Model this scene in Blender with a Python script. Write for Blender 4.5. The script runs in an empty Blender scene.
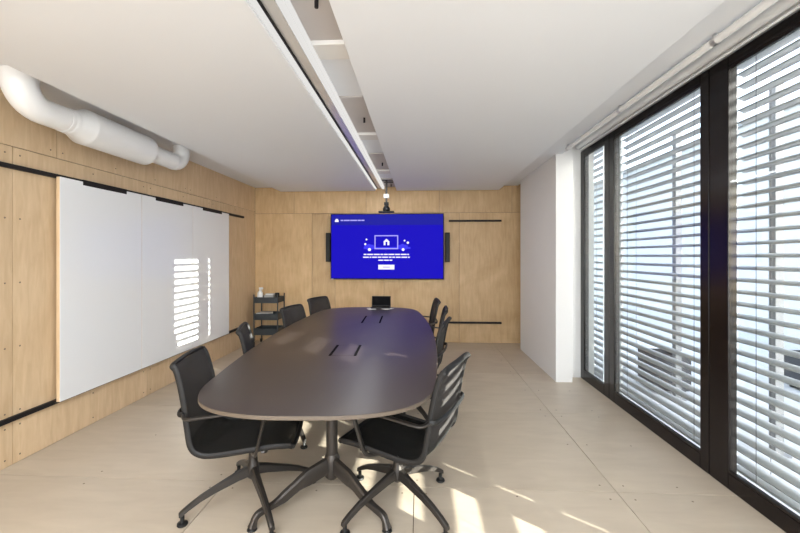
import bpy, bmesh, math, random
from mathutils import Vector, Matrix

random.seed(7)
PI = math.pi
scn = bpy.context.scene
C = scn.collection

# ------------------------------------------------------------------ camera
cam_data = bpy.data.cameras.new('camera')
cam_data.sensor_width = 36.0
cam_data.lens = 18.0
cam_data.shift_y = -10.5 / 800
cam_data.clip_start = 0.02
cam = bpy.data.objects.new('camera', cam_data)
C.objects.link(cam)
cam.location = (0, 0, 1.4)
cam.rotation_euler = (PI / 2, 0, math.atan(20 / 400))
scn.camera = cam

# ------------------------------------------------------------------ world, sun, exposure
scn.view_settings.view_transform = 'Standard'
scn.view_settings.look = 'None'
scn.view_settings.exposure = 1.26
scn.view_settings.gamma = 1.0
scn.view_settings.use_curve_mapping = False

SUN_DIR = Vector((-1.0, 0.79, -0.248))
world = bpy.data.worlds.new('world')
scn.world = world
world.use_nodes = True
wn = world.node_tree.nodes
wl = world.node_tree.links
sky = wn.new('ShaderNodeTexSky')
sky.sky_type = 'NISHITA'
sky.sun_disc = False
sky.sun_elevation = math.radians(28)
sky.sun_rotation = math.radians(130)
sky.dust_density = 2.0
wn['Background'].inputs['Strength'].default_value = 0.56
haze = wn.new('ShaderNodeHueSaturation')
haze.inputs['Saturation'].default_value = 0.6
wl.new(sky.outputs['Color'], haze.inputs['Color'])
wl.new(haze.outputs['Color'], wn['Background'].inputs['Color'])

sun_data = bpy.data.lights.new('sun', 'SUN')
sun_data.energy = 17.0
sun_data.angle = math.radians(0.25)
sun_data.color = (1.0, 0.94, 0.85)
sun = bpy.data.objects.new('sun', sun_data)
C.objects.link(sun)
sun.location = (10, -8, 6)
sun.rotation_euler = SUN_DIR.to_track_quat('-Z', 'Y').to_euler()


def area_light(name, loc, size, energy, color, rot=(0, 0, 0)):
    d = bpy.data.lights.new(name, 'AREA')
    d.shape = 'RECTANGLE'
    d.size, d.size_y = size
    d.energy = energy
    d.color = color
    o = bpy.data.objects.new(name, d)
    C.objects.link(o)
    o.location = loc
    o.rotation_euler = rot
    return o


# two unseen fill lights added behind the camera, and the slot light's own lamp
area_light('front_fill_light', (-0.4, -2.15, 1.35), (4.0, 2.2), 72, (0.86, 0.93, 1.0), (PI / 2, 0, 0))  # added fill; the wall behind the camera has no window
area_light('rear_fill_light', (-0.5, -0.7, 2.44), (3.0, 1.6), 46, (0.93, 0.96, 1.0))  # added overhead fill, no fixture modelled here
area_light('linear_ceiling_lamp', (-0.633, 2.1, 2.44), (0.10, 8.2), 15, (0.93, 0.96, 1.0))

# ------------------------------------------------------------------ materials


def new_mat(name):
    m = bpy.data.materials.new(name)
    m.use_nodes = True
    nt = m.node_tree
    return m, nt, nt.nodes['Principled BSDF']


def plain(name, col, rough=0.5, metal=0.0, spec=0.5, noise=0.0, nscale=40.0, bump=0.0):
    m, nt, b = new_mat(name)
    b.inputs['Base Color'].default_value = (*col, 1)
    b.inputs['Roughness'].default_value = rough
    b.inputs['Metallic'].default_value = metal
    b.inputs['Specular IOR Level'].default_value = spec
    if noise or bump:
        tc = nt.nodes.new('ShaderNodeTexCoord')
        nz = nt.nodes.new('ShaderNodeTexNoise')
        nz.inputs['Scale'].default_value = nscale
        nz.inputs['Detail'].default_value = 3
        nt.links.new(tc.outputs['Object'], nz.inputs['Vector'])
        if noise:
            mx = nt.nodes.new('ShaderNodeMix')
            mx.data_type = 'RGBA'
            mx.inputs['A'].default_value = (*[c * (1 - noise) for c in col], 1)
            mx.inputs['B'].default_value = (*[min(1, c * (1 + noise)) for c in col], 1)
            nt.links.new(nz.outputs['Fac'], mx.inputs['Factor'])
            nt.links.new(mx.outputs['Result'], b.inputs['Base Color'])
        if bump:
            bp = nt.nodes.new('ShaderNodeBump')
            bp.inputs['Strength'].default_value = bump
            bp.inputs['Distance'].default_value = 0.002
            nt.links.new(nz.outputs['Fac'], bp.inputs['Height'])
            nt.links.new(bp.outputs['Normal'], b.inputs['Normal'])
    return m


def emit(name, col, strength):
    m, nt, b = new_mat(name)
    b.inputs['Base Color'].default_value = (0.002, 0.002, 0.002, 1)
    b.inputs['Emission Color'].default_value = (*col, 1)
    b.inputs['Emission Strength'].default_value = strength
    b.inputs['Roughness'].default_value = 0.5
    b.inputs['Specular IOR Level'].default_value = 0.02
    return m


def plywood(name, dark, light, stretch, rough=0.45, sheet=0.12, blotch=0.3):
    """rotary-cut birch: long soft grain along one axis, blotchy figure, each sheet a little different"""
    m, nt, b = new_mat(name)
    L = nt.links
    tc = nt.nodes.new('ShaderNodeTexCoord')
    geo = nt.nodes.new('ShaderNodeNewGeometry')
    off = nt.nodes.new('ShaderNodeVectorMath')
    off.operation = 'ADD'
    sc = nt.nodes.new('ShaderNodeVectorMath')
    sc.operation = 'SCALE'
    sc.inputs['Scale'].default_value = 37.0
    cmb = nt.nodes.new('ShaderNodeCombineXYZ')
    for k in range(3):
        L.new(geo.outputs['Random Per Island'], cmb.inputs[k])
    L.new(cmb.outputs['Vector'], sc.inputs[0])
    L.new(tc.outputs['Object'], off.inputs[0])
    L.new(sc.outputs['Vector'], off.inputs[1])
    mp = nt.nodes.new('ShaderNodeMapping')
    mp.inputs['Scale'].default_value = stretch
    L.new(off.outputs['Vector'], mp.inputs['Vector'])
    n1 = nt.nodes.new('ShaderNodeTexNoise')
    n1.inputs['Scale'].default_value = 9.0
    n1.inputs['Detail'].default_value = 6
    n1.inputs['Distortion'].default_value = 0.6
    L.new(mp.outputs['Vector'], n1.inputs['Vector'])
    n2 = nt.nodes.new('ShaderNodeTexNoise')
    n2.inputs['Scale'].default_value = 2.2
    n2.inputs['Detail'].default_value = 4
    n2.inputs['Distortion'].default_value = 1.2
    L.new(off.outputs['Vector'], n2.inputs['Vector'])
    mix = nt.nodes.new('ShaderNodeMix')
    mix.inputs['Factor'].default_value = blotch
    L.new(n1.outputs['Fac'], mix.inputs['A'])
    L.new(n2.outputs['Fac'], mix.inputs['B'])
    rp = nt.nodes.new('ShaderNodeValToRGB')
    rp.color_ramp.elements[0].position = 0.34
    rp.color_ramp.elements[0].color = (*dark, 1)
    rp.color_ramp.elements[1].position = 0.66
    rp.color_ramp.elements[1].color = (*light, 1)
    L.new(mix.outputs['Result'], rp.inputs['Fac'])
    hsv = nt.nodes.new('ShaderNodeHueSaturation')
    mr = nt.nodes.new('ShaderNodeMapRange')
    mr.inputs['To Min'].default_value = 1 - sheet
    mr.inputs['To Max'].default_value = 1 + sheet * 0.5
    L.new(geo.outputs['Random Per Island'], mr.inputs['Value'])
    L.new(mr.outputs['Result'], hsv.inputs['Value'])
    L.new(rp.outputs['Color'], hsv.inputs['Color'])
    L.new(hsv.outputs['Color'], b.inputs['Base Color'])
    b.inputs['Roughness'].default_value = rough
    b.inputs['Specular IOR Level'].default_value = 0.35
    return m


def mesh_fabric(name, col, see=0.25, freq=420.0):
    """woven seat mesh: fine crossing threads, a little open"""
    m, nt, b = new_mat(name)
    L = nt.links
    tc = nt.nodes.new('ShaderNodeTexCoord')
    w1 = nt.nodes.new('ShaderNodeTexWave')
    w1.bands_direction = 'Y'
    w1.inputs['Scale'].default_value = freq / 6.28
    L.new(tc.outputs['Object'], w1.inputs['Vector'])
    mx = nt.nodes.new('ShaderNodeMix')
    mx.data_type = 'RGBA'
    mx.inputs['A'].default_value = (*[c * 0.7 for c in col], 1)
    mx.inputs['B'].default_value = (*[c * 1.3 for c in col], 1)
    L.new(w1.outputs['Fac'], mx.inputs['Factor'])
    L.new(mx.outputs['Result'], b.inputs['Base Color'])
    b.inputs['Roughness'].default_value = 0.75
    b.inputs['Specular IOR Level'].default_value = 0.3
    tr = nt.nodes.new('ShaderNodeBsdfTransparent')
    ms = nt.nodes.new('ShaderNodeMixShader')
    ms.inputs['Fac'].default_value = see
    out = nt.nodes['Material Output']
    L.new(b.outputs['BSDF'], ms.inputs[1])
    L.new(tr.outputs['BSDF'], ms.inputs[2])
    L.new(ms.outputs['Shader'], out.inputs['Surface'])
    return m


def glass_mat():
    m, nt, b = new_mat('window_glass')
    L = nt.links
    nt.nodes.remove(b)
    tr = nt.nodes.new('ShaderNodeBsdfTransparent')
    tr.inputs['Color'].default_value = (0.93, 0.96, 0.96, 1)
    gl = nt.nodes.new('ShaderNodeBsdfGlossy')
    gl.inputs['Roughness'].default_value = 0.0
    lw = nt.nodes.new('ShaderNodeLayerWeight')
    lw.inputs['Blend'].default_value = 0.5
    pw = nt.nodes.new('ShaderNodeMath')
    pw.operation = 'POWER'
    pw.inputs[1].default_value = 5.0
    L.new(lw.outputs['Facing'], pw.inputs[0])
    fr = nt.nodes.new('ShaderNodeMath')
    fr.operation = 'MULTIPLY_ADD'
    fr.inputs[1].default_value = 0.95
    fr.inputs[2].default_value = 0.04
    L.new(pw.outputs[0], fr.inputs[0])
    ms = nt.nodes.new('ShaderNodeMixShader')
    L.new(fr.outputs[0], ms.inputs['Fac'])
    L.new(tr.outputs['BSDF'], ms.inputs[1])
    L.new(gl.outputs['BSDF'], ms.inputs[2])
    L.new(ms.outputs['Shader'], nt.nodes['Material Output'].inputs['Surface'])
    return m


M = {}
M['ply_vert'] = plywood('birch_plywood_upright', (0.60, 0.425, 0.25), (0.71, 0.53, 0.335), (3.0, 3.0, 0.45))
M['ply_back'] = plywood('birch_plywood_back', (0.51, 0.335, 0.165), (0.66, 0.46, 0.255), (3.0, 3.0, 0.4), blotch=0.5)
M['ply_floor'] = plywood('pale_floor_board', (0.485, 0.41, 0.318), (0.545, 0.465, 0.365), (0.35, 1.4, 1.4), rough=0.36, sheet=0.06)
M['gap'] = plain('shadow_gap', (0.10, 0.065, 0.035), 0.9)
M['screw'] = plain('screw_head', (0.16, 0.12, 0.08), 0.5)
M['plaster'] = plain('white_plaster', (0.78, 0.77, 0.75), 0.7, noise=0.02, nscale=3)
M['ceil_panel'] = plain('ceiling_board_white', (0.80, 0.815, 0.84), 0.6, noise=0.01, nscale=2)
M['slab'] = plain('ceiling_slab', (0.78, 0.79, 0.81), 0.8, noise=0.03, nscale=4)
M['slab_dark'] = plain('slab_dark_panel', (0.50, 0.46, 0.44), 0.8)
M['batten'] = plain('batten_white', (0.72, 0.70, 0.67), 0.6)
M['white_metal'] = plain('white_powder_coat', (0.80, 0.80, 0.79), 0.35)
M['duct'] = plain('white_duct', (0.80, 0.79, 0.77), 0.38, noise=0.03, nscale=6)
M['alu'] = plain('brushed_aluminium', (0.62, 0.62, 0.63), 0.28, metal=0.9)
M['frame'] = plain('dark_window_frame', (0.008, 0.005, 0.0045), 0.22, spec=0.3)
M['rail'] = plain('black_rail', (0.013, 0.011, 0.011), 0.55, spec=0.25)
M['whiteboard'] = plain('whiteboard_enamel', (0.82, 0.825, 0.825), 0.16, spec=0.5)
M['top'] = plain('table_top_laminate', (0.042, 0.032, 0.029), 0.36, spec=0.45)
M['edge'] = plain('table_edge', (0.105, 0.08, 0.058), 0.5)
M['graphite'] = plain('graphite_metal', (0.058, 0.050, 0.044), 0.38, metal=0.5)
M['chair_metal'] = plain('chair_dark_metal', (0.040, 0.035, 0.031), 0.34, metal=0.5)
M['chair_frame'] = plain('chair_black_frame', (0.013, 0.012, 0.0115), 0.55, spec=0.3)
M['black_plastic'] = plain('black_plastic', (0.010, 0.010, 0.010), 0.5, spec=0.3)
M['slot_black'] = plain('slot_black', (0.004, 0.004, 0.004), 0.9, spec=0.05)
M['seat_mesh'] = mesh_fabric('black_seat_mesh', (0.014, 0.014, 0.013), 0.12)
M['back_mesh'] = mesh_fabric('charcoal_back_mesh', (0.034, 0.031, 0.030), 0.15)
M['tv_body'] = plain('tv_black', (0.006, 0.006, 0.006), 0.6, spec=0.15)
M['tv_blue'] = emit('screen_blue', (0.012, 0.006, 0.58), 0.40)
M['tv_band'] = emit('screen_header', (0.017, 0.018, 0.38), 0.41)
M['tv_glow'] = emit('screen_shape_blue', (0.05, 0.045, 0.85), 0.5)
M['tv_white'] = emit('screen_white', (0.9, 0.85, 1.0), 0.5)
M['tv_line'] = emit('screen_line', (0.42, 0.38, 0.95), 0.45)
M['glass'] = glass_mat()
M['slat'] = plain('venetian_slat', (0.45, 0.45, 0.45), 0.35, metal=0.1)
M['guide'] = plain('blind_guide', (0.80, 0.82, 0.84), 0.4)
M['cord'] = plain('blind_cord', (0.10, 0.10, 0.10), 0.7)
M['cart'] = plain('dark_cart_steel', (0.030, 0.036, 0.039), 0.45)
M['white_plastic'] = plain('white_plastic', (0.78, 0.78, 0.76), 0.4)
M['paper'] = plain('paper', (0.75, 0.74, 0.71), 0.8)
M['grey_card'] = plain('grey_card', (0.42, 0.41, 0.39), 0.7)
M['screen_off'] = plain('dark_display', (0.004, 0.004, 0.005), 0.5, spec=0.03)
M['laptop_silver'] = plain('laptop_silver', (0.66, 0.66, 0.67), 0.35, metal=0.3)
M['lens'] = plain('lens_glass', (0.01, 0.01, 0.015), 0.05)
M['led'] = emit('led_diffuser', (1.0, 0.98, 0.95), 0.33)
M['channel'] = plain('light_channel', (0.66, 0.65, 0.64), 0.22, metal=0.25)
M['facade'] = plain('facade_render', (0.56, 0.555, 0.55), 0.85, noise=0.05, nscale=1.5)
M['facade_glass'] = plain('facade_glass', (0.05, 0.06, 0.07), 0.1)
M['paving'] = plain('terrace_paving', (0.56, 0.555, 0.55), 0.8, noise=0.08, nscale=5)
M['post'] = plain('terrace_post', (0.25, 0.25, 0.25), 0.5)
M['planter'] = plain('planter_dark', (0.05, 0.05, 0.055), 0.6)

# ------------------------------------------------------------------ geometry helpers


def add_box(bm, lo, hi, mi=0, bevel=0.0, seg=2):
    x0, y0, z0 = [min(a, b) for a, b in zip(lo, hi)]
    x1, y1, z1 = [max(a, b) for a, b in zip(lo, hi)]
    v = [bm.verts.new(p) for p in ((x0, y0, z0), (x1, y0, z0), (x1, y1, z0), (x0, y1, z0),
                                   (x0, y0, z1), (x1, y0, z1), (x1, y1, z1), (x0, y1, z1))]
    fs = [bm.faces.new([v[i] for i in f]) for f in ((0, 3, 2, 1), (4, 5, 6, 7), (0, 1, 5, 4), (1, 2, 6, 5), (2, 3, 7, 6), (3, 0, 4, 7))]
    for f in fs:
        f.material_index = mi
    if bevel > 0:
        es = list({e for f in fs for e in f.edges})
        r = bmesh.ops.bevel(bm, geom=es, offset=bevel, segments=seg, profile=0.5, affect='EDGES')
        for f in r['faces']:
            f.material_index = mi
    return v


def smooth_path(pts, n=8):
    """Catmull-Rom through pts"""
    P = [Vector(p) for p in pts]
    P = [P[0] * 2 - P[1]] + P + [P[-1] * 2 - P[-2]]
    out = []
    for i in range(1, len(P) - 2):
        a, b, c, d = P[i - 1:i + 3]
        for k in range(n):
            t = k / n
            out.append(0.5 * ((2 * b) + (c - a) * t + (2 * a - 5 * b + 4 * c - d) * t * t + (3 * b - a - 3 * c + d) * t ** 3))
    out.append(P[-2])
    return out


def fillet(pts, r, n=6):
    """straight runs with rounded corners"""
    P = [Vector(p) for p in pts]
    out = [P[0]]
    for i in range(1, len(P) - 1):
        a, b, c = P[i - 1], P[i], P[i + 1]
        d1, d2 = (a - b), (c - b)
        q = min(r, d1.length * 0.49, d2.length * 0.49)
        s, e = b + d1.normalized() * q, b + d2.normalized() * q
        for k in range(n + 1):
            t = k / n
            out.append(s * (1 - t) ** 2 + b * 2 * t * (1 - t) + e * t * t)
    out.append(P[-1])
    return out


def add_tube(bm, path, r, seg=12, mi=0, r2=None, up=(0, 0, 1)):
    """tube along path; r a number or one per point; r2 = second half-width (oval), lying along `up`"""
    P = [Vector(p) for p in path]
    n = len(P)
    R = r if isinstance(r, (list, tuple)) else [r] * n
    R2 = R if r2 is None else (r2 if isinstance(r2, (list, tuple)) else [r2] * n)
    rings = []
    up = Vector(up)
    prev = None
    for i in range(n):
        t = (P[min(i + 1, n - 1)] - P[max(i - 1, 0)])
        if t.length < 1e-9:
            t = Vector((0, 0, 1))
        t.normalize()
        ref = up if prev is None else prev
        b = ref - t * ref.dot(t)
        if b.length < 1e-4:
            b = Vector((1, 0, 0)) - t * t.x
            if b.length < 1e-4:
                b = Vector((0, 1, 0))
        b.normalize()
        prev = b
        s = t.cross(b)
        rings.append([bm.verts.new(P[i] + s * (R[i] * math.cos(2 * PI * k / seg)) + b * (R2[i] * math.sin(2 * PI * k / seg))) for k in range(seg)])
    for i in range(n - 1):
        for k in range(seg):
            f = bm.faces.new((rings[i][k], rings[i][(k + 1) % seg], rings[i + 1][(k + 1) % seg], rings[i + 1][k]))
            f.material_index = mi
    for rr in (list(reversed(rings[0])), rings[-1]):
        f = bm.faces.new(rr)
        f.material_index = mi


def add_cyl(bm, p0, p1, r, seg=20, mi=0, r_end=None):
    r_end = r if r_end is None else r_end
    add_tube(bm, [p0, p1], [r, r_end], seg, mi, up=(0, 0, 1) if abs((Vector(p1) - Vector(p0)).normalized().z) < 0.9 else (1, 0, 0))


def add_lathe(bm, prof, center=(0, 0, 0), seg=24, mi=0):
    cx, cy, cz = center
    rings = []
    for r, z in prof:
        if r < 1e-6:
            rings.append([bm.verts.new((cx, cy, cz + z))])
        else:
            rings.append([bm.verts.new((cx + r * math.cos(2 * PI * k / seg), cy + r * math.sin(2 * PI * k / seg), cz + z)) for k in range(seg)])
    for a, b in zip(rings, rings[1:]):
        for k in range(seg):
            k2 = (k + 1) % seg
            if len(a) == 1 and len(b) == 1:
                continue
            if len(a) == 1:
                f = bm.faces.new((a[0], b[k2], b[k]))
            elif len(b) == 1:
                f = bm.faces.new((a[k], a[k2], b[0]))
            else:
                f = bm.faces.new((a[k], a[k2], b[k2], b[k]))
            f.material_index = mi
    for rr, rev in ((rings[0], True), (rings[-1], False)):
        if len(rr) > 1:
            f = bm.faces.new(list(reversed(rr)) if rev else rr)
            f.material_index = mi


def add_loft(bm, loops, mi=0, cap=True):
    """loops: lists of points with equal counts, joined in turn"""
    R = [[bm.verts.new(p) for p in lp] for lp in loops]
    n = len(R[0])
    for a, b in zip(R, R[1:]):
        for k in range(n):
            f = bm.faces.new((a[k], a[(k + 1) % n], b[(k + 1) % n], b[k]))
            f.material_index = mi
    if cap:
        bm.faces.new(list(reversed(R[0]))).material_index = mi
        bm.faces.new(R[-1]).material_index = mi


def obj(name, bm, mat, parent=None, loc=(0, 0, 0), smooth=None):
    bmesh.ops.recalc_face_normals(bm, faces=bm.faces[:])
    me = bpy.data.meshes.new(name)
    bm.to_mesh(me)
    bm.free()
    for m in (mat if isinstance(mat, (list, tuple)) else [mat]):
        me.materials.append(m)
    if smooth is not None:
        me.polygons.foreach_set('use_smooth', [True] * len(me.polygons))
        me.set_sharp_from_angle(angle=math.radians(smooth))
    o = bpy.data.objects.new(name, me)
    C.objects.link(o)
    o.location = loc
    if parent is not None:
        o.parent = parent
    return o


def BM():
    return bmesh.new()


def tag(o, label, cat, group=None):
    o['label'] = label
    o['category'] = cat
    if group:
        o['group'] = group
    return o


def thing(name, label, cat, loc=(0, 0, 0), rz=0.0, group=None):
    o = bpy.data.objects.new(name, None)
    o.empty_display_size = 0.1
    C.objects.link(o)
    o.location = loc
    o.rotation_euler = (0, 0, rz)
    return tag(o, label, cat, group)


def struct(name, bm, mat, parent=None, smooth=None):
    o = obj(name, bm, mat, parent, smooth=smooth)
    if parent is None:
        o['kind'] = 'structure'
    return o


def copy_tree(o, parent=None):
    c = o.copy()
    C.objects.link(c)
    if parent is not None:
        c.parent = parent
    for ch in list(o.children):
        copy_tree(ch, c)
    return c


# ------------------------------------------------------------------ room dimensions
XL, XR = -2.73, 1.845          # left wall face, window frame face
YB, YF = 6.50, -2.2           # back wall face, wall behind the camera
ZS = 2.53                     # ceiling slab
ZP = 2.45                     # underside of the hung boards

# floor: large sheets with fine joints
bm = BM()
add_box(bm, (XL - 0.2, YF - 0.2, -0.12), (2.0, YB + 0.2, -0.012), 1)
g = 0.0022
rows = [-2.4, -1.18, 0.0, 1.21, 2.43, 3.63, 4.84, 6.05, 6.7]
for i, (a, b) in enumerate(zip(rows, rows[1:])):
    xs = [XL - 0.2, -1.2, 1.165, 1.94]
    if b == 2.43:
        xs = [XL - 0.2, -1.2, -0.035, 1.165, 1.94]
    for x0, x1 in zip(xs, xs[1:]):
        add_box(bm, (x0 + g, a + g, -0.02), (x1 - g, b - g, 0.0), 0)
        for sx in (x0 + 0.07, (x0 + x1) / 2, x1 - 0.07):
            for sy in (a + 0.07, b - 0.07, (a + b) / 2):
                if XL + 0.05 < sx < 1.84:
                    add_cyl(bm, (sx, sy, -0.001), (sx, sy, 0.0006), 0.006, 8, 2)
struct('floor', bm, [M['ply_floor'], M['gap'], M['screw']])


def clad(bm, axis, face, sheets, depth=0.018, screws=True, inset=0.05):
    """plywood sheets on a wall; axis 'x': sheets given as (y0,y1,z0,z1) on plane x=face facing +x; axis 'y': (x0,x1,z0,z1) on y=face facing -y"""
    h = 0.0022
    for (a0, a1, z0, z1) in sheets:
        if axis == 'x':
            add_box(bm, (face - depth, a0 + h, z0 + h), (face, a1 - h, z1 - h), 0)
        else:
            add_box(bm, (a0 + h, face, z0 + h), (a1 - h, face + depth, z1 - h), 0)
        if not screws:
            continue
        na = max(2, int(round((a1 - a0) / 0.6)) + 1)
        nz = max(2, int(round((z1 - z0) / 0.42)) + 1) if z1 - z0 > 0.3 else 1
        for i in range(na):
            for k in range(nz):
                if 0 < i < na - 1 and 0 < k < nz - 1:
                    continue
                a = a0 + inset + (a1 - a0 - 2 * inset) * i / (na - 1)
                z = (z0 + inset + (z1 - z0 - 2 * inset) * k / (nz - 1)) if nz > 1 else z0 + 0.06
                if axis == 'x':
                    add_cyl(bm, (face - 0.002, a, z), (face + 0.0008, a, z), 0.006, 8, 2)
                else:
                    add_cyl(bm, (a, face + 0.002, z), (a, face - 0.0008, z), 0.006, 8, 2)


# left wall
bm = BM()
add_box(bm, (XL - 0.2, YF - 0.2, -0.12), (XL - 0.01, YB + 0.2, 2.9), 1)
ys_top = [YF, -0.5, 1.2, 2.877, 4.58, YB]
ys_mid = [YF, -0.5, 1.34, 2.55, 3.874, 5.1, YB]
sh = [(a, b, 2.135, 2.72) for a, b in zip(ys_top, ys_top[1:])]
sh += [(a, b, 0.305, 2.135) for a, b in zip(ys_mid, ys_mid[1:])]
sh += [(a, b, 0.0, 0.305) for a, b in zip(ys_mid, ys_mid[1:])]
clad(bm, 'x', XL, sh)
struct('wall_left', bm, [M['ply_vert'], M['gap'], M['screw']])

# back wall
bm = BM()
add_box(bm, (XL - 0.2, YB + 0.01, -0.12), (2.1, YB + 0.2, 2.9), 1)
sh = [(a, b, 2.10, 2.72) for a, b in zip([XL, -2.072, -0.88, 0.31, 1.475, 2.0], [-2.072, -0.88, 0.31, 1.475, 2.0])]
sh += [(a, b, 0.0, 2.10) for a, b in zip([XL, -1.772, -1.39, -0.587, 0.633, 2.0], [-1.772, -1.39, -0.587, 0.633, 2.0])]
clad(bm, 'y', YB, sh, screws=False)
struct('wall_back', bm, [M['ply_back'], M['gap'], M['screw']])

# wall behind the camera, plain
bm = BM()
add_box(bm, (XL - 0.2, YF - 0.2, -0.12), (2.2, YF, 2.9))
struct('wall_front', bm, M['plaster'])

# right wall: solid stretches beside the window band, and the white boxed pier at the back corner
bm = BM()
add_box(bm, (XR, YF, -0.12), (2.0, 0.42, 2.9))
add_box(bm, (XR, 4.71, -0.12), (2.0, YB + 0.2, 2.9))
add_box(bm, (XR, 0.42, 2.61), (2.0, 4.71, 2.9))
add_box(bm, (XR, 0.42, -0.12), (2.0, 4.71, -0.001))
struct('wall_right', bm, M['plaster'])
bm = BM()
add_box(bm, (1.506, 4.52, 0.0), (1.688, 6.09, 2.75), 0, 0.003)
add_box(bm, (1.668, 4.708, 0.0), (XR, 6.09, 2.75), 0)
struct('wall_pier', bm, M['plaster'])

# ceiling slab with battens in the open slot
bm = BM()
add_box(bm, (XL - 0.2, YF - 0.2, ZS), (1.57, YB + 0.2, 2.9), 0)
add_box(bm, (1.57, YF - 0.2, 2.76), (2.2, YB + 0.2, 2.9), 0)
struct('ceiling', bm, M['slab'])
bm = BM()
k = 0
for yb in (0.55, 2.05, 3.60, 5.15):
    add_box(bm, (-0.66, yb, ZS - 0.035), (-0.28, yb + 0.16, ZS), 0, 0.003)
struct('trim_1', bm, M['batten'])
bm = BM()
for yb in (1.30, 2.80, 4.36, 5.80):  # darker panels alternating along the open slot
    add_box(bm, (-0.62, yb, ZS - 0.012), (-0.28, min(yb + 0.80, 6.48), ZS - 0.0005), 0)
    add_cyl(bm, (-0.45, yb + 0.42, ZS - 0.05), (-0.45, yb + 0.42, ZS - 0.01), 0.009, 10, 1)
struct('trim_2', bm, [M['slab_dark'], M['rail']])

# hung ceiling boards
bm = BM()
add_box(bm, (-2.272, YF + 0.05, ZP), (-0.715, 6.43, ZP + 0.045), 0, 0.004)
tag(obj('ceiling_board', bm, M['ceil_panel']), 'large white hung ceiling board on the left, beside the white duct', 'ceiling board')
bm = BM()
add_box(bm, (-0.375, YF + 0.05, ZP), (1.255, 6.43, ZP + 0.045), 0, 0.004)
tag(obj('ceiling_board', bm, M['ceil_panel']), 'large white hung ceiling board on the right, beside the windows', 'ceiling board')

# slot light along the left board
t = thing('linear_ceiling_light', 'long white linear ceiling light with grey channel between the two ceiling boards', 'ceiling light', (-0.622, 2.1, ZP))
L0, L1 = -4.1, 4.17
bm = BM()
add_box(bm, (-0.086, L0, 0.0), (-0.056, L1, 0.05), 0, 0.002)
obj('side_strip', bm, M['led'], t)
bm = BM()
add_box(bm, (0.026, L0, 0.0), (0.064, L1, 0.05), 0, 0.002)
obj('side_strip', bm, M['led'], t)
bm = BM()
add_box(bm, (-0.056, L0, 0.022), (0.026, L1, 0.05), 0)
add_box(bm, (-0.030, L0, 0.012), (0.018, L1, 0.022), 0)
obj('channel', bm, M['channel'], t)
bm = BM()
add_box(bm, (-0.055, L0, 0.010), (-0.046, L1, 0.0225), 0)  # dark strip along the left side of the channel
obj('dark_groove', bm, M['rail'], t)

# ------------------------------------------------------------------ windows
glass_y = [(4.608, 4.118), (3.91, 2.738), (2.497, 1.325), (1.117, 0.627)]
outer = [(4.705, 4.012), (4.008, 2.659), (2.652, 1.223), (1.219, 0.425)]
WX = -0.015
ZW0, ZW1, ZG0, ZG1 = 0.0, 2.60, 0.098, 2.535
for i, ((a1, a0), (b1, b0)) in enumerate(zip(glass_y, outer)):
    bm = BM()
    add_box(bm, (1.862, b0, ZW0), (1.915, a0, ZW1), 0, 0.004)      # stile
    add_box(bm, (1.862, a1, ZW0), (1.915, b1, ZW1), 0, 0.004)
    add_box(bm, (1.862, a0, ZW0), (1.915, a1, ZG0), 0, 0.004)      # sill rail
    add_box(bm, (1.862, a0, ZG1), (1.915, a1, ZW1), 0, 0.004)
    for zz0, zz1 in ((ZG0, ZG0 + 0.016), (ZG1 - 0.016, ZG1)):      # glazing beads
        add_box(bm, (1.864, a0, zz0), (1.868, a1, zz1), 0)
    w = struct('window_%d' % (i + 1), bm, M['frame'])
    w.location.x = WX
    bm = BM()
    add_box(bm, (1.870, a0 - 0.01, ZG0 - 0.01), (1.876, a1 + 0.01, ZG1 + 0.01))
    obj('pane', bm, M['glass'], w)


def venetian(y0, y1, label, tilt=-2.0, cords=(), guides=(True, True)):
    t = thing('venetian_blind', label, 'blind', (2.04, (y0 + y1) / 2, 0.0), group=None)
    hl = (y1 - y0) / 2
    bm = BM()
    a = math.radians(tilt)
    z = 0.10
    while z < 2.60:
        prof = []
        for k in range(7):                      # cupped slat with beaded edges
            u = -0.04 + 0.08 * k / 6
            zz = 0.015 * (1 - (u / 0.04) ** 2)
            prof.append((u, zz))
        prof = [(-0.0395, -0.006)] + prof + [(0.0395, -0.006)]
        lo = [(u * 0.96, zz - 0.002) for u, zz in reversed(prof)]
        pts = []
        for u, zz in prof + lo:
            pts.append((u * math.cos(a) + zz * math.sin(a), -u * math.sin(a) + zz * math.cos(a) + z))
        loops = [[(px, yy, pz) for px, pz in pts] for yy in (-hl, hl)]
        add_loft(bm, loops)
        z += 0.0765
    obj('slats', bm, M['slat'], t, smooth=40)
    bm = BM()
    add_box(bm, (-0.035, -hl, 0.035), (0.035, hl, 0.055), 0, 0.004)
    obj('bottom_rail', bm, M['slat'], t)
    bm = BM()
    add_box(bm, (-0.04, -hl, 2.60), (0.04, hl, 2.66), 0, 0.003)
    obj('head_rail', bm, M['slat'], t)
    for s, on in zip((-1, 1), guides):
        if not on:
            continue
        bm = BM()
        yy = s * (hl + 0.026)
        add_box(bm, (-0.012, yy - 0.018, -0.02), (0.012, yy + 0.018, 2.66), 0, 0.003)
        add_box(bm, (-0.06, yy - 0.004, -0.02), (-0.012, yy + 0.004, 2.66), 0)
        obj('guide_rail', bm, M['guide'], t)
    for c in cords:
        bm = BM()
        for dx in (-0.042, 0.042):
            add_cyl(bm, (dx, c * hl, 0.05), (dx, c * hl, 2.62), 0.0016, 6)
        obj('ladder_cord', bm, M['cord'], t)
    return t


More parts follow.
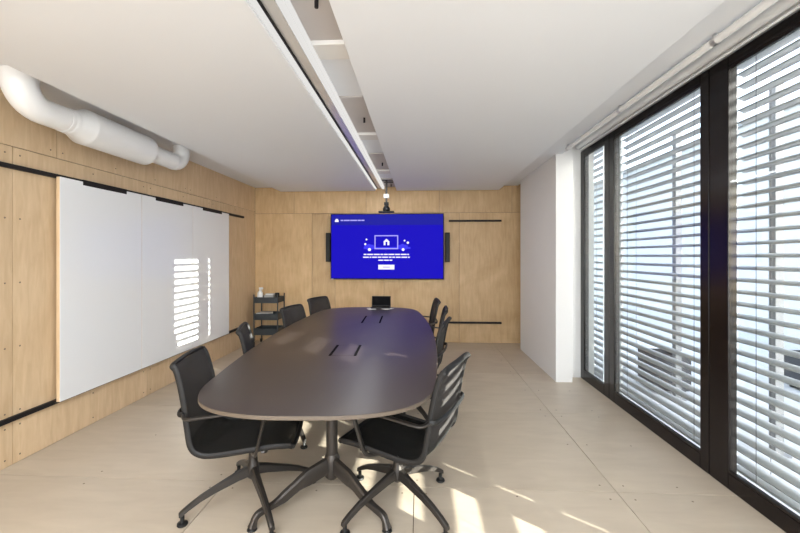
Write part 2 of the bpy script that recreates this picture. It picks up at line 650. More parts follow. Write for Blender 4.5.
venetian(4.46, 5.20, 'grey outside venetian blind behind the narrow window by the white pier', cords=(0.0,))
venetian(2.84, 4.15, 'grey outside venetian blind behind the wide window between both dark mullions', cords=(-0.72, 0.72))
venetian(1.15, 2.683, 'grey outside venetian blind behind the wide window nearest the camera', cords=(-0.74, 0.74))
venetian(0.30, 1.05, 'grey outside venetian blind behind the last narrow window', tilt=12.0, cords=(0.0,))

# roller blind tube and the tubular track above the windows
t = thing('roller_blind', 'rolled-up white roller blind in the pocket right above the windows', 'roller blind', (1.775, 2.6, 2.635))
bm = BM()
add_cyl(bm, (0, -2.15, 0), (0, 1.98, 0), 0.036, 24)
obj('roll', bm, M['white_metal'], t, smooth=40)
for yy in (-2.16, 1.98):
    bm = BM()
    add_box(bm, (-0.025, yy, -0.04), (0.04, yy + 0.008, 0.125), 0, 0.002)
    obj('end_bracket', bm, M['alu'], t)
bm = BM()
add_cyl(bm, (0.02, -2.14, -0.05), (0.02, 1.97, -0.05), 0.009, 10)
obj('bottom_bar', bm, M['white_metal'], t, smooth=40)

t = thing('curtain_track', 'white jointed tube running under the ceiling along the windows', 'curtain track', (1.50, 2.0, 2.494))
for a, b in ((-1.6, -0.62), (-0.60, 0.10), (0.12, 1.07), (1.09, 2.16)):
    bm = BM()
    add_cyl(bm, (0, a, 0), (0, b, 0), 0.020, 16)
    obj('tube', bm, M['white_metal'], t, smooth=40)
for yy in (-0.61, 0.11, 1.08, 2.14):
    bm = BM()
    add_cyl(bm, (0, yy - 0.015, 0), (0, yy + 0.015, 0), 0.0215, 16)
    add_box(bm, (-0.008, yy - 0.012, 0.0), (0.008, yy + 0.012, 0.0355), 0)
    obj('joint', bm, M['alu'], t, smooth=40)

# ------------------------------------------------------------------ outside
bm = BM()
add_box(bm, (2.0, -12, -0.3), (40, 40, -0.06))
struct('ground', bm, M['paving'])
t = thing('sun_blocker_building', 'white building added across the terrace as a sun blocker, glimpsed between the blind slats', 'building', (6.2, -0.03, -0.06))  # added to block the sun; its end shapes the sunlit strip indoors
bm = BM()
add_box(bm, (0, -2.03, 0), (3.0, 26, 3.95))
obj('wall', bm, M['facade'], t)
bm = BM()
add_box(bm, (-0.06, -2.03, 3.95), (3.06, 26, 4.02))
obj('coping', bm, M['post'], t)
for yy, lab in ((4.22, 'grey terrace post seen through the middle window blind'), (3.08, 'grey terrace post seen through the blind nearest the camera'),
                (5.40, 'grey terrace post seen through the narrow far window blind')):
    bm = BM()
    add_box(bm, (-0.03, -0.03, 0), (0.03, 0.03, 2.75), 0, 0.003)
    add_box(bm, (-0.06, -0.06, 0), (0.06, 0.06, 0.012), 0)
    tag(obj('terrace_post', bm, M['post'], loc=(2.62, yy, -0.06)), lab, 'post', 'terrace posts')


def planter(x0, x1, label):
    t = thing('planter', label, 'planter', ((x0 + x1) / 2, 4.55, -0.06))
    h = (x1 - x0) / 2
    bm = BM()
    for lo, hi in (((-h, -0.18, 0.03), (h, -0.155, 0.40)), ((-h, 0.155, 0.03), (h, 0.18, 0.40)),
                   ((-h, -0.155, 0.03), (-h + 0.025, 0.155, 0.40)), ((h - 0.025, -0.155, 0.03), (h, 0.155, 0.40)), ((-h + 0.025, -0.155, 0.03), (h - 0.025, 0.155, 0.06))):
        add_box(bm, lo, hi)
    for sx in (-h + 0.05, h - 0.05):
        for sy in (-0.12, 0.12):
            add_box(bm, (sx - 0.02, sy - 0.02, 0), (sx + 0.02, sy + 0.02, 0.03))
    obj('trough', bm, M['planter'], t)
    bm = BM()
    add_box(bm, (-h + 0.025, -0.155, 0.06), (h - 0.025, 0.155, 0.35))
    obj('soil', bm, plain('soil', (0.05, 0.035, 0.025), 0.95, noise=0.4, nscale=60), t)


planter(2.50, 2.86, 'dark planter trough outside the middle window, low behind the blind')
planter(4.10, 4.90, 'dark planter trough outside, low behind the blind nearest the camera')

# ------------------------------------------------------------------ left wall: rails, whiteboards, duct
for z0, z1, lab in ((1.982, 2.012, 'long black upper sliding rail on the left wall above the whiteboards'),
                    (0.298, 0.329, 'long black lower sliding rail on the left wall below the whiteboards')):
    bm = BM()
    add_box(bm, (0, -2.9, 0), (0.026, 2.555, z1 - z0), 0, 0.002)
    tag(obj('sliding_rail', bm, M['rail'], loc=(XL + 0.0005, 3.48, z0)), lab, 'rail')

names = ['white sliding whiteboard nearest the camera on the left wall', 'middle white sliding whiteboard on the left wall, with striped sunlight',
         'white sliding whiteboard farthest along the left wall, nearest the dark cart']
for (y0, y1), lab in zip(((2.842, 3.716), (3.722, 4.582), (4.588, 5.474)), names):
    t = thing('whiteboard', lab, 'whiteboard', (XL + 0.03, (y0 + y1) / 2, 0.315), group='sliding whiteboards')
    hw = (y1 - y0) / 2
    bm = BM()
    add_box(bm, (0, -hw, 0), (0.026, hw, 1.675), 0, 0.001)
    obj('backing_board', bm, M['ply_vert'], t)
    bm = BM()
    add_box(bm, (0.026, -hw, 0), (0.029, hw, 1.675), 0, 0.0008)
    obj('writing_surface', bm, M['whiteboard'], t)
    bm = BM()
    add_box(bm, (-0.002, -0.235, 1.675), (0.034, 0.235, 1.691), 0, 0.002)
    add_box(bm, (0.029, -0.235, 1.647), (0.034, 0.235, 1.681), 0, 0.0015)
    obj('hanger', bm, M['rail'], t)

t = thing('ventilation_duct', 'white ventilation duct with a thick silencer under the ceiling by the left wall', 'duct', (-2.465, 2.25, 2.345))
bm = BM()
R = 0.085
path = [(0, 0.095, 0.19), (0, 0.095, 0.14)]
for k in range(9):
    a = PI / 2 * k / 8
    path.append((0, 0.095 + 0.15 * (1 - math.cos(a)), 0.14 - 0.14 * math.sin(a)))
path += [(0, 0.46, 0.0)]
add_tube(bm, path, [0.095] * 2 + [0.095 - 0.01 * k / 8 for k in range(9)] + [0.085], 28, up=(1, 0, 0))
obj('near_elbow', bm, M['duct'], t, smooth=50)
bm = BM()
prof = [(0.42, 0.0865), (0.43, 0.0905), (0.45, 0.0905), (0.47, 0.0905), (0.55, 0.128), (0.57, 0.1285), (1.20, 0.1285), (1.22, 0.128), (1.255, 0.10), (1.265, 0.0865)]
add_tube(bm, [(0, y, 0) for y, r in prof], [r for y, r in prof], 32)
obj('silencer', bm, M['duct'], t, smooth=50)
bm = BM()
path = [(0, 1.25, 0.0), (0, 1.62, 0.0)]
for k in range(9):
    a = PI / 2 * k / 8
    path.append((0, 1.64 + 0.13 * math.sin(a), 0.13 * (1 - math.cos(a))))
path += [(0, 1.77, 0.189)]
add_tube(bm, path, 0.080, 28, up=(1, 0, 0))
obj('far_elbow', bm, M['duct'], t, smooth=50)
for yy, r in ((0.40, 0.088), (1.62, 0.083)):
    bm = BM()
    add_cyl(bm, (0, yy - 0.012, 0), (0, yy + 0.012, 0), r, 28)
    obj('collar', bm, M['duct'], t, smooth=50)

# ------------------------------------------------------------------ back wall: rails, television, loudspeakers, camera
for z, lab in ((1.951, 'short black upper rail on the back wall, right of the television'), (0.312, 'short black lower rail on the back wall, right of the table')):
    bm = BM()
    add_box(bm, (-0.42, -0.028, 0), (0.42, 0, 0.030), 0, 0.002)
    tag(obj('wall_rail', bm, M['rail'], loc=(0.885, YB - 0.0005, z)), lab, 'rail')

TVY = 6.40
t = thing('television', 'large wall television showing a blue start screen', 'television', (-0.531, TVY, 1.552))
bm = BM()
add_box(bm, (-0.912, 0.0, -0.527), (0.912, 0.05, 0.527), 0, 0.004)
add_box(bm, (-0.5, 0.05, -0.3), (0.5, 0.0995, 0.3), 0, 0.004)
obj('housing', bm, M['tv_body'], t)
bm = BM()
add_box(bm, (-0.898, -0.0012, -0.510), (0.898, 0.0, 0.517))
scr = obj('screen', bm, M['tv_blue'], t)


def rect2(bm, x0, z0, x1, z1, lvl=1):
    add_box(bm, (x0, -0.0012 - 0.0007 * lvl, z0), (x1, -0.0012, z1))


def disc2(bm, x, z, r, lvl=1, seg=16):
    add_cyl(bm, (x, -0.0012, z), (x, -0.0012 - 0.0007 * lvl, z), r, seg)


PX = 1.824 / 650.0   # crop pixels to metres on the screen (TV 650 px wide in the enlarged view)


def S(u, v):
    return (-0.912 + (u - 60) * PX, 0.527 - (v - 55) * PX)


def srect(bm, u0, v0, u1, v1, lvl=1):
    a, b = S(u0, v0), S(u1, v1)
    rect2(bm, a[0], min(a[1], b[1]), b[0], max(a[1], b[1]), lvl)


bm = BM()
rect2(bm, -0.898, 0.345, 0.898, 0.517, 0.6)
obj('header_band', bm, M['tv_band'], scr)
bm = BM()
for u0, u1 in ((258, 318), (450, 512)):       # low blue clouds beside the drawn screen
    for du, r in ((8, 12), (24, 18), (42, 14)):
        c = S(u0 + du, 246)
        disc2(bm, c[0], c[1], r * PX, 0.8)
srect(bm, 252, 246, 520, 256, 0.8)
obj('cloud_shapes', bm, M['tv_glow'], scr)
bm = BM()
for r in ((314, 178, 450, 184), (314, 252, 450, 258), (314, 184, 320, 252), (444, 184, 450, 252)):
    srect(bm, *r, 1.2)
obj('drawn_display', bm, M['tv_line'], scr)
bm = BM()
# house symbol: two posts and a pitched roof, open in the middle
srect(bm, 367, 214, 377, 235, 1.5)
srect(bm, 388, 214, 399, 235, 1.5)
pts = [S(364, 216), S(383, 198), S(402, 216), S(392, 216), S(383, 210), S(374, 216)]
for tri in ((0, 1, 4, 5), (1, 2, 3, 4)):
    q = [pts[i] for i in tri]
    add_loft(bm, [[(p[0], -0.0022, p[1]) for p in q], [(p[0], -0.0012, p[1]) for p in q]])
srect(bm, 374, 209, 392, 216, 1.4)
obj('house_symbol', bm, M['tv_white'], scr)
# header symbol and its line of small type
bm = BM()
c = S(96, 93)
disc2(bm, c[0], c[1] + 0.004, 0.024, 1.4)
srect(bm, 85, 92, 107, 101, 1.4)
obj('header_symbol', bm, M['tv_white'], scr)
bm = BM()
u = 118
for w in (16, 34, 40, 18, 18):                # header words, too small to read
    srect(bm, u, 89, u + w, 96, 1.3)
    u += w + 3
obj('header_text', bm, M['tv_line'], scr)
bm = BM()
random.seed(3)
for v, u0, u1, h in ((288, 252, 512, 6.5), (304, 248, 516, 6.5), (321, 336, 426, 6)):   # three lines of type, too small to read
    u = u0
    while u < u1 - 6:
        w = min(random.choice((10, 16, 22, 28, 34)), u1 - u)
        srect(bm, u, v - h / 2, u + w, v + h / 2, 1.3)
        u += w + 4
obj('message_text', bm, M['tv_white'], scr)
for u, v, r in ((268, 202, 5), (261, 229, 6), (486, 209, 5), (505, 221, 7), (478, 260, 8), (285, 260, 9)):
    bm = BM()
    c = S(u, v)
    disc2(bm, c[0], c[1], r * PX, 1.4, 12)
    obj('sparkle', bm, M['tv_white'], scr)
bm = BM()
add_box(bm, (S(336, 0)[0], -0.0022, S(0, 374)[1]), (S(428, 0)[0], -0.0012, S(0, 347)[1]), 0)
obj('button', bm, M['tv_white'], scr)
bm = BM()
srect(bm, 362, 358, 402, 363, 2.2)
obj('button_text', bm, M['tv_line'], scr)
bm = BM()
add_box(bm, (-0.900, -0.0035, -0.5265), (-0.865, 0.0, -0.518), 0)
obj('maker_badge', bm, M['alu'], t)

for x, lab in ((-1.489, 'slim black loudspeaker on the back wall, left of the television'), (0.440, 'slim black loudspeaker on the back wall, right of the television')):
    t = thing('loudspeaker', lab, 'loudspeaker', (x, 6.44, 1.54), group='television loudspeakers')
    bm = BM()
    add_box(bm, (-0.035, -0.035, -0.235), (0.035, 0.0595, 0.235), 0, 0.006)
    obj('cabinet', bm, M['tv_body'], t)
    bm = BM()
    add_box(bm, (-0.030, -0.040, -0.225), (0.030, -0.035, 0.225), 0, 0.002)
    obj('grille', bm, M['black_plastic'], t)

CY = 5.9
t = thing('camera_pole', 'dark pole mount hanging from the ceiling slot above the television', 'pole mount', (-0.496, CY, ZS))
bm = BM()
add_box(bm, (-0.07, -0.04, -0.012), (0.10, 0.04, -0.012 + 0.0115), 0, 0.002)
obj('ceiling_plate', bm, M['graphite'], t)
bm = BM()
add_box(bm, (-0.014, -0.014, -0.36), (0.014, 0.014, -0.012), 0, 0.003)
obj('pole', bm, M['graphite'], t)
bm = BM()
add_box(bm, (-0.035, -0.012, -0.05), (0.10, 0.012, -0.03), 0, 0.003)
obj('side_arm', bm, M['graphite'], t)
bm = BM()
add_box(bm, (-0.040, -0.030, -0.275), (0.040, 0.020, -0.215), 0, 0.006)
obj('clamp', bm, M['white_plastic'], t)
bm = BM()
add_box(bm, (-0.034, -0.02, -0.385), (0.034, 0.02, -0.335), 0, 0.004)
obj('foot_plate', bm, M['black_plastic'], t)
t = thing('conference_camera', 'small black conference camera hanging over the top edge of the television', 'camera', (-0.496, CY, ZS - 0.43))
bm = BM()
add_lathe(bm, [(0.0, -0.055), (0.035, -0.05), (0.052, -0.03), (0.055, 0.0), (0.04, 0.03), (0.022, 0.0445), (0.0, 0.0445)], seg=24)
obj('camera_head', bm, M['black_plastic'], t, smooth=50)
bm = BM()
add_box(bm, (-0.115, -0.04, -0.062), (0.115, 0.04, -0.036), 0, 0.008)
obj('base_plate', bm, M['black_plastic'], t)
bm = BM()
add_cyl(bm, (0, -0.072, -0.005), (0, -0.045, -0.005), 0.02, 20)
obj('lens', bm, M['lens'], t)

# ------------------------------------------------------------------ table
TX, TY, TROT = -0.560, 3.39, math.radians(2.0)
t = thing('conference_table', 'long dark boat-shaped conference table on star-foot column bases', 'table', (TX, TY, 0), TROT)
half = [(0.0, 0.675), (0.5, 0.664), (0.9, 0.638), (1.2, 0.610), (1.38, 0.588), (1.50, 0.556), (1.61, 0.494), (1.69, 0.40), (1.74, 0.27), (1.762, 0.12)]
pts = [(w, -y, 0) for y, w in reversed(half)] + [(w, y, 0) for y, w in half[1:]]
pts = pts + [(-w, y, 0) for (w, y, _) in reversed(pts)]
ring = smooth_path(pts + [pts[0]], 6)[:-1]


def inset(ring, d):
    out = []
    n = len(ring)
    for i in range(n):
        tg = (ring[(i + 1) % n] - ring[i - 1]).normalized()
        out.append(ring[i] + Vector((-tg.y, tg.x, 0)) * d)
    return out


def atz(ring, z):
    return [(p.x, p.y, z) for p in ring]


bm = BM()
add_loft(bm, [atz(inset(ring, 0.003), 0.7375), atz(inset(ring, 0.0015), 0.7395), atz(inset(ring, 0.004), 0.74)])
add_loft(bm, [atz(inset(ring, 0.002), 0.734), atz(inset(ring, 0.002), 0.7376)])
obj('tabletop', bm, M['top'], t, smooth=30)
bm = BM()
add_loft(bm, [atz(inset(ring, 0.03), 0.712), atz(inset(ring, 0.006), 0.718), atz(inset(ring, 0.0), 0.722), atz(inset(ring, 0.0), 0.735), atz(inset(ring, 0.002), 0.7375)])
obj('edge_band', bm, M['edge'], t, smooth=30)


def loc_on_table(x, y):
    v = Matrix.Rotation(-TROT, 3, 'Z') @ Vector((x - TX, y - TY, 0))
    return v.x, v.y


for (x0, x1, y0, y1) in ((-0.602, -0.435, 2.625, 2.935), (-0.582, -0.405, 3.92, 4.38)):
    cx, cy = loc_on_table((x0 + x1) / 2, (y0 + y1) / 2)
    hx, hy = (x1 - x0) / 2, (y1 - y0) / 2
    bm = BM()
    add_box(bm, (cx - hx + 0.012, cy - hy, 0.7395), (cx + hx - 0.012, cy - hy + 0.004, 0.7408), 1)
    add_box(bm, (cx - hx + 0.012, cy + hy - 0.004, 0.7395), (cx + hx - 0.012, cy + hy, 0.7408), 1)
    add_box(bm, (cx - hx + 0.014, cy - hy + 0.004, 0.7395), (cx + hx - 0.014, cy + hy - 0.004, 0.7409), 0)
    fl = obj('cable_flap', bm, [M['top'], M['rail']], t)
    for s in (-1, 1):
        bm = BM()
        add_box(bm, (cx + s * hx - 0.009, cy - hy - 0.005, 0.739), (cx + s * hx + 0.009, cy + hy + 0.005, 0.7412), 0)
        obj('cable_slot', bm, M['slot_black'], fl)

for by in (-1.03, 1.03):
    bm = BM()
    add_cyl(bm, (0, by, 0.10), (0, by, 0.70), 0.034, 28)
    col = obj('column', bm, M['graphite'], t, smooth=40)
    bm = BM()
    add_lathe(bm, [(0.0, 0.075), (0.03, 0.08), (0.046, 0.10), (0.046, 0.20), (0.036, 0.225), (0.0, 0.225)], (0, by, 0), 28)
    obj('hub', bm, M['graphite'], t, smooth=40)
    bm = BM()
    add_box(bm, (-0.30, by - 0.05, 0.696), (0.30, by + 0.05, 0.712), 0, 0.004)
    add_box(bm, (-0.05, by - 0.30, 0.697), (0.05, by + 0.30, 0.7115), 0, 0.004)
    obj('top_spider', bm, M['graphite'], t)
    for a in ((-PI / 4, -3 * PI / 4) if by < 0 else (PI / 4, 3 * PI / 4)):
        d = Vector((math.cos(a), math.sin(a), 0))
        c0 = Vector((0, by, 0))
        bm = BM()
        path = fillet([c0 + d * 0.02 + Vector((0, 0, 0.165)), c0 + d * 0.20 + Vector((0, 0, 0.138)), c0 + d * 0.34 + Vector((0, 0, 0.083)), c0 + d * 0.468 + Vector((0, 0, 0.068)), c0 + d * 0.488 + Vector((0, 0, 0.012))], 0.035)
        n = len(path)
        side = d.cross(Vector((0, 0, 1)))
        loops = []
        for i, p in enumerate(path):
            f = i / (n - 1)
            tg = (path[min(i + 1, n - 1)] - path[max(i - 1, 0)]).normalized()
            nn = side.cross(tg).normalized()
            hw = 0.021 - 0.006 * f
            hh = 0.046 - 0.030 * min(1, f * 1.6)
            if i == n - 1:
                hw, hh = 0.019, 0.021
            loops.append([p + side * (hw * sx) + nn * (hh * sy) for sx, sy in ((-1, -0.7), (-0.6, -1), (0.6, -1), (1, -0.7), (1, 0.7), (0.6, 1), (-0.6, 1), (-1, 0.7))])
        add_loft(bm, loops)
        lg = obj('leg', bm, M['graphite'], t, smooth=35)
        bm = BM()
        p = c0 + d * 0.488
        add_lathe(bm, [(0.0, 0.0), (0.024, 0.0), (0.026, 0.004), (0.022, 0.012), (0.0, 0.013)], (p.x, p.y, 0), 18)
        obj('glide', bm, M['black_plastic'], lg, smooth=40)

# ------------------------------------------------------------------ chairs
SIDE = [(0.248, 0.397), (0.222, 0.412), (0.14, 0.413), (0.0, 0.398), (-0.13, 0.385), (-0.205, 0.391), (-0.250, 0.430), (-0.270, 0.525),
        (-0.287, 0.64), (-0.306, 0.735), (-0.325, 0.805), (-0.345, 0.843)]
prof = [(p.x, p.y) for p in smooth_path([(x, z, 0) for x, z in SIDE], 5)]
SPLIT = 5 * 6 + 2


def half_w(i):
    """half width of the frame along the profile"""
    f = i / (len(prof) - 1)
    if f < 0.12:
        return 0.205 + 0.025 * (f / 0.12)
    if f < 0.55:
        return 0.23
    return 0.23 - 0.026 * (f - 0.55) / 0.45


def membrane(i0, i1, cols=13, th=0.006):
    bm = BM()
    top, bot = [], []
    for i in range(i0, i1 + 1):
        x, z = prof[i]
        xa, za = prof[max(i - 1, 0)]
        xb, zb = prof[min(i + 1, len(prof) - 1)]
        tx, tz = xb - xa, zb - za
        l = math.hypot(tx, tz)
        nx, nz = tz / l, -tx / l            # points up on the seat, forward on the back
        hw = half_w(i) - 0.004
        e = min(i / 6, (len(prof) - 1 - i) / 6, 1)
        ra, rb = [], []
        for c in range(cols):
            u = -1 + 2 * c / (cols - 1)
            sag = 0.016 * (1 - u * u) * e - 0.004
            ra.append(bm.verts.new((x - nx * sag, hw * u, z - nz * sag)))
            rb.append(bm.verts.new((x - nx * (sag + th), hw * u, z - nz * (sag + th))))
        top.append(ra)
        bot.append(rb)
    n = len(top)
    for i in range(n - 1):
        for c in range(cols - 1):
            bm.faces.new((top[i][c], top[i][c + 1], top[i + 1][c + 1], top[i + 1][c]))
            bm.faces.new((bot[i][c], bot[i + 1][c], bot[i + 1][c + 1], bot[i][c + 1]))
        bm.faces.new((top[i][0], top[i + 1][0], bot[i + 1][0], bot[i][0]))
        bm.faces.new((top[i][-1], bot[i][-1], bot[i + 1][-1], top[i + 1][-1]))
    for c in range(cols - 1):
        bm.faces.new((top[0][c], bot[0][c], bot[0][c + 1], top[0][c + 1]))
        bm.faces.new((top[-1][c], top[-1][c + 1], bot[-1][c + 1], bot[-1][c]))
    return bm


def make_chair(label):
    t = thing('office_chair', label, 'chair', (0, 0, 0))
    obj('seat', membrane(0, SPLIT), M['seat_mesh'], t, smooth=60)
    obj('backrest', membrane(SPLIT, len(prof) - 1), M['back_mesh'], t, smooth=60)
    for s in (-1, 1):
        bm = BM()
        add_tube(bm, [(x, s * half_w(i), z) for i, (x, z) in enumerate(prof)], 0.009, 10, r2=0.015, up=(0.3, 0, 1))
        obj('side_frame', bm, M['chair_frame'], t, smooth=50)
    hw = half_w(len(prof) - 1)
    x, z = prof[-1]
    bm = BM()
    path = smooth_path([(x + 0.010, -hw - 0.002, z - 0.03), (x - 0.004, -hw + 0.004, z - 0.002), (x - 0.006, -hw * 0.6, z + 0.006), (x - 0.010, 0, z + 0.008), (x - 0.006, hw * 0.6, z + 0.006), (x - 0.004, hw - 0.004, z - 0.002), (x + 0.010, hw + 0.002, z - 0.03)], 6)
    n = len(path)
    e = [min(1.0, 0.55 + 0.45 * min(i, n - 1 - i) / 6) for i in range(n)]
    add_tube(bm, path, [0.011 * q for q in e], 12, r2=[0.016 * q for q in e], up=(0, 0, 1))
    obj('top_rail', bm, M['chair_frame'], t, smooth=50)
    x, z = prof[0]
    bm = BM()
    hw = half_w(0)
    add_tube(bm, smooth_path([(x + 0.0, -hw, z), (x + 0.006, -hw * 0.6, z - 0.004), (x + 0.008, 0, z - 0.005), (x + 0.006, hw * 0.6, z - 0.004), (x, hw, z)], 6), 0.013, 12)
    obj('front_rail', bm, M['black_plastic'], t, smooth=50)
    bm = BM()                                   # lumbar bar across the rear of the back
    add_tube(bm, smooth_path([(-0.283, -0.236, 0.60), (-0.318, -0.20, 0.60), (-0.330, 0, 0.60), (-0.318, 0.20, 0.60), (-0.283, 0.236, 0.60)], 6), 0.008, 10, r2=0.014)
    obj('lumbar_bar', bm, M['black_plastic'], t, smooth=50)
    for s in (-1, 1):
        bm = BM()
        path = fillet([(-0.283, s * 0.236, 0.600), (-0.262, s * 0.282, 0.592), (-0.05, s * 0.288, 0.615), (0.130, s * 0.284, 0.634), (0.068, s * 0.246, 0.375), (0.02, s * 0.11, 0.335), (0.0, s * 0.03, 0.338)], 0.04, 6)
        n = len(path)
        wide = [0.011 + 0.006 * max(0, 1 - abs(i / (n - 1) - 0.42) * 3) for i in range(n)]
        add_tube(bm, path, wide, 12, r2=0.0085)
        obj('armrest', bm, M['chair_metal'], t, smooth=50)
    bm = BM()                                   # mechanism under the seat, and cross beams carrying the side frames
    add_lathe(bm, [(0.0, 0.300), (0.032, 0.300), (0.042, 0.313), (0.042, 0.345), (0.03, 0.356), (0.0, 0.356)], seg=20)
    for xx in (-0.10, 0.10):
        zz = 0.366
        add_tube(bm, smooth_path([(0.0, 0.0, 0.338), (xx * 0.7, -0.07, 0.346), (xx, -0.15, zz - 0.01), (xx, -0.226, zz + 0.024)], 5), 0.012, 10, r2=0.009)
        add_tube(bm, smooth_path([(0.0, 0.0, 0.338), (xx * 0.7, 0.07, 0.346), (xx, 0.15, zz - 0.01), (xx, 0.226, zz + 0.024)], 5), 0.012, 10, r2=0.009)
    obj('seat_bracket', bm, M['chair_metal'], t, smooth=40)
    bm = BM()
    add_lathe(bm, [(0.0, 0.14), (0.024, 0.14), (0.036, 0.155), (0.036, 0.205), (0.026, 0.23), (0.0235, 0.27), (0.0235, 0.303), (0.0, 0.303)], seg=24)
    obj('column', bm, M['chair_metal'], t, smooth=35)
    for k in range(4):
        a = k * PI / 2
        d = Vector((math.cos(a), math.sin(a), 0))
        side = d.cross(Vector((0, 0, 1)))
        loops = []
        for r, z, hw_, hh in ((0.012, 0.188, 0.024, 0.030), (0.08, 0.173, 0.021, 0.025), (0.20, 0.137, 0.0175, 0.018), (0.27, 0.112, 0.0165, 0.0155), (0.33, 0.082, 0.0155, 0.0145), (0.365, 0.060, 0.015, 0.014), (0.373, 0.056, 0.012, 0.010)):
            p = d * r + Vector((0, 0, z))
            loops.append([p + side * (hw_ * sx) + Vector((0, 0, hh * sy)) for sx, sy in ((-1, -0.8), (-0.5, -1), (0.5, -1), (1, -0.8), (0.8, 0.7), (0.45, 1), (-0.45, 1), (-0.8, 0.7))])
        bm = BM()
        add_loft(bm, loops)
        lg = obj('leg', bm, M['chair_metal'], t, smooth=35)
        bm = BM()
        p = d * 0.356
        add_lathe(bm, [(0.0, 0.0), (0.024, 0.0), (0.027, 0.005), (0.025, 0.014), (0.013, 0.020), (0.0105, 0.026), (0.0105, 0.048), (0.0, 0.048)], (p.x, p.y, 0), 18)
        obj('glide', bm, M['black_plastic'], lg, smooth=40)
    return t


chairs = [  # x, y, facing (deg), base turn relative to the seat (deg), label
    (-0.950, 2.235, 10, 27, 'black mesh office chair nearest the camera on the left side of the table'),
    (-1.060, 3.165, 17, 20, 'black mesh office chair second along the left side, seen edge-on below the whiteboards'),
    (-1.065, 4.220, -13, 45, 'black mesh office chair third along the left side, right in front of the cart'),
    (-1.025, 5.080, -21, 62, 'black mesh office chair farthest along the left side, below the television'),
    (-0.125, 2.245, 157, -22, 'black mesh office chair nearest the camera on the right side, back striped by sunlight'),
    (-0.112, 3.500, 168, 45, 'black mesh office chair second along the right side of the table'),
    (-0.072, 4.250, 177, 40, 'black mesh office chair third along the right side of the table'),
    (-0.125, 5.020, 184, 45, 'black mesh office chair farthest along the right side, by the back wall'),
]
base = make_chair(chairs[0][4])
base['group'] = 'conference chairs'
for i, (x, y, rot, turn, lab) in enumerate(chairs):
    o = base if i == 0 else copy_tree(base)
    o.location = (x, y, 0)
    o.rotation_euler = (0, 0, math.radians(rot))
    o['label'] = lab
    o['group'] = 'conference chairs'
    for ch in o.children:
        if ch.name.split('.')[0] == 'leg':
            ch.rotation_euler = (0, 0, math.radians(turn))

# ------------------------------------------------------------------ laptop on the table
for dx, dy, rot, lab in ((-0.105, -0.035, 18, 'white sheet of paper lying by the left corner of the laptop'), (0.10, -0.03, -30, 'white sheet of paper lying by the right corner of the laptop')):
    bm = BM()
    add_box(bm, (-0.05, -0.07, 0), (0.05, 0.07, 0.0022))
    o = tag(obj('paper_sheet', bm, M['paper'], loc=(-0.50 + dx, 5.0 + dy, 0.7405)), lab, 'paper')
    o.rotation_euler = (0, 0, math.radians(rot))
    if dx > 0:
        o.location.z += 0.0024
t = thing('laptop', 'small open black laptop at the far end of the table', 'laptop', (-0.495, 5.045, 0.7455), math.radians(2))
bm = BM()
add_box(bm, (-0.122, -0.085, 0.0), (0.122, 0.085, 0.012), 0, 0.004)
obj('base', bm, M['black_plastic'], t)
bm = BM()
add_box(bm, (-0.108, -0.02, 0.012), (0.108, 0.07, 0.0132))
obj('keyboard', bm, M['tv_body'], t)
bm = BM()
add_box(bm, (-0.122, 0.0, 0.0), (0.122, 0.007, 0.128), 0, 0.003)
sc_ = obj('lid', bm, M['black_plastic'], t, loc=(0, 0.078, 0.013))
sc_.rotation_euler = (math.radians(-14), 0, 0)
bm = BM()
add_box(bm, (-0.115, -0.001, 0.010), (0.115, 0.0, 0.121))
obj('display', bm, M['screen_off'], sc_)

# ------------------------------------------------------------------ cart in the corner
CX, CYY = -2.40, 6.27
t = thing('utility_cart', 'dark three-tier utility cart on wheels standing in the far left corner', 'cart', (CX, CYY, 0))
hx, hy = 0.188, 0.15
for sx in (-1, 1):
    for sy in (-1, 1):
        bm = BM()
        add_cyl(bm, (sx * hx, sy * hy, 0.075), (sx * hx, sy * hy, 0.80), 0.010, 12)
        obj('post', bm, M['cart'], t, smooth=40)
        bm = BM()
        add_tube(bm, [(sx * hx, sy * hy, 0.075), (sx * hx, sy * hy - 0.012, 0.05)], 0.008, 8)
        add_box(bm, (sx * hx - 0.014, sy * hy - 0.03, 0.035), (sx * hx + 0.014, sy * hy + 0.006, 0.058), 0, 0.003)
        cs = obj('caster', bm, M['cart'], t)
        bm = BM()
        add_cyl(bm, (sx * hx - 0.009, sy * hy - 0.014, 0.026), (sx * hx + 0.009, sy * hy - 0.014, 0.026), 0.026, 18)
        obj('wheel', bm, M['black_plastic'], cs, smooth=40)
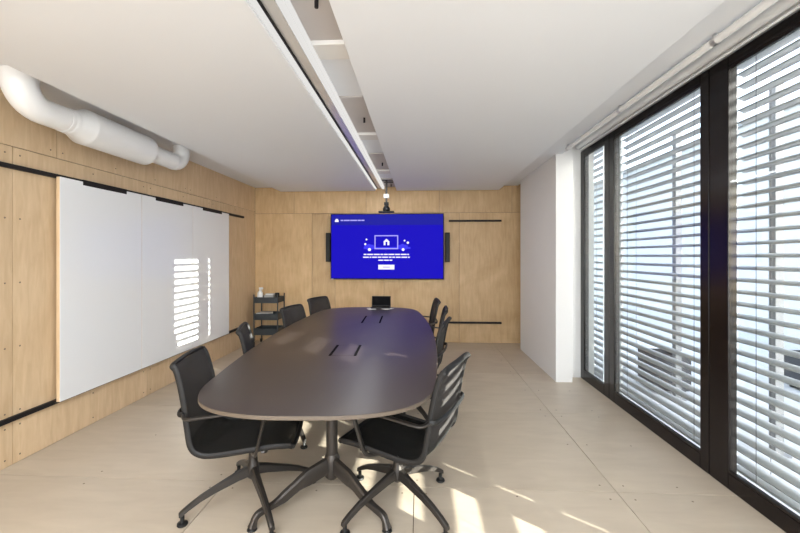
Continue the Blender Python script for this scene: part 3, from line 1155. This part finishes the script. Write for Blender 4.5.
for z0, h in ((0.165, 0.10), (0.40, 0.095), (0.665, 0.085)):
    bm = BM()
    a, b = hx - 0.005, hy - 0.005
    add_box(bm, (-a, -b, z0), (a, b, z0 + 0.006))
    add_box(bm, (-a, -b, z0 + 0.006), (a, -b + 0.004, z0 + h))
    add_box(bm, (-a, b - 0.004, z0 + 0.006), (a, b, z0 + h))
    add_box(bm, (-a, -b + 0.004, z0 + 0.006), (-a + 0.004, b - 0.004, z0 + h))
    add_box(bm, (a - 0.004, -b + 0.004, z0 + 0.006), (a, b - 0.004, z0 + h))
    add_tube(bm, [(-a, -b, z0 + h), (a, -b, z0 + h), (a, b, z0 + h), (-a, b, z0 + h), (-a, -b, z0 + h)], 0.005, 8)
    obj('tray', bm, M['cart'], t)
ZT = 0.6715
t = thing('spray_bottle', 'white spray bottle on the top tray of the cart', 'bottle', (CX - 0.13, CYY - 0.05, ZT))
bm = BM()
add_lathe(bm, [(0.0, 0.0), (0.043, 0.0), (0.045, 0.006), (0.045, 0.12), (0.036, 0.155), (0.014, 0.18), (0.013, 0.20), (0.0, 0.20)], seg=20)
obj('body', bm, M['white_plastic'], t, smooth=40)
bm = BM()
add_box(bm, (-0.016, -0.014, 0.20), (0.045, 0.014, 0.232), 0, 0.005)
add_tube(bm, smooth_path([(0.022, 0, 0.205), (0.030, 0, 0.185), (0.024, 0, 0.165)], 4), 0.005, 8)
obj('trigger_head', bm, M['white_plastic'], t)
bm = BM()
add_box(bm, (-0.075, -0.04, 0), (0.075, 0.04, 0.115), 0, 0.004)
tag(obj('carton', bm, M['grey_card'], loc=(CX + 0.018, CYY - 0.04, ZT)), 'low grey carton in the middle of the top cart tray', 'box')
bm = BM()
add_box(bm, (-0.065, -0.04, 0), (0.065, 0.04, 0.018), 0, 0.004)
tag(obj('cleaning_cloth', bm, M['paper'], loc=(CX + 0.03, CYY - 0.04, ZT + 0.1155)), 'folded white cloth on the grey carton on the cart', 'cloth')
t = thing('marker_cup', 'small dark cup at the right end of the top cart tray', 'cup', (CX + 0.137, CYY - 0.03, ZT))
bm = BM()
add_lathe(bm, [(0.0, 0.0), (0.030, 0.0), (0.034, 0.145), (0.031, 0.145), (0.028, 0.006), (0.0, 0.006)], seg=20)
obj('cup_body', bm, M['black_plastic'], t, smooth=40)
bm = BM()
add_box(bm, (-0.10, -0.10, 0), (0.10, 0.10, 0.098), 0, 0.003)
tag(obj('paper_stack', bm, M['paper'], loc=(CX - 0.07, CYY - 0.02, 0.4065)), 'stack of white paper on the middle tray of the cart', 'paper')
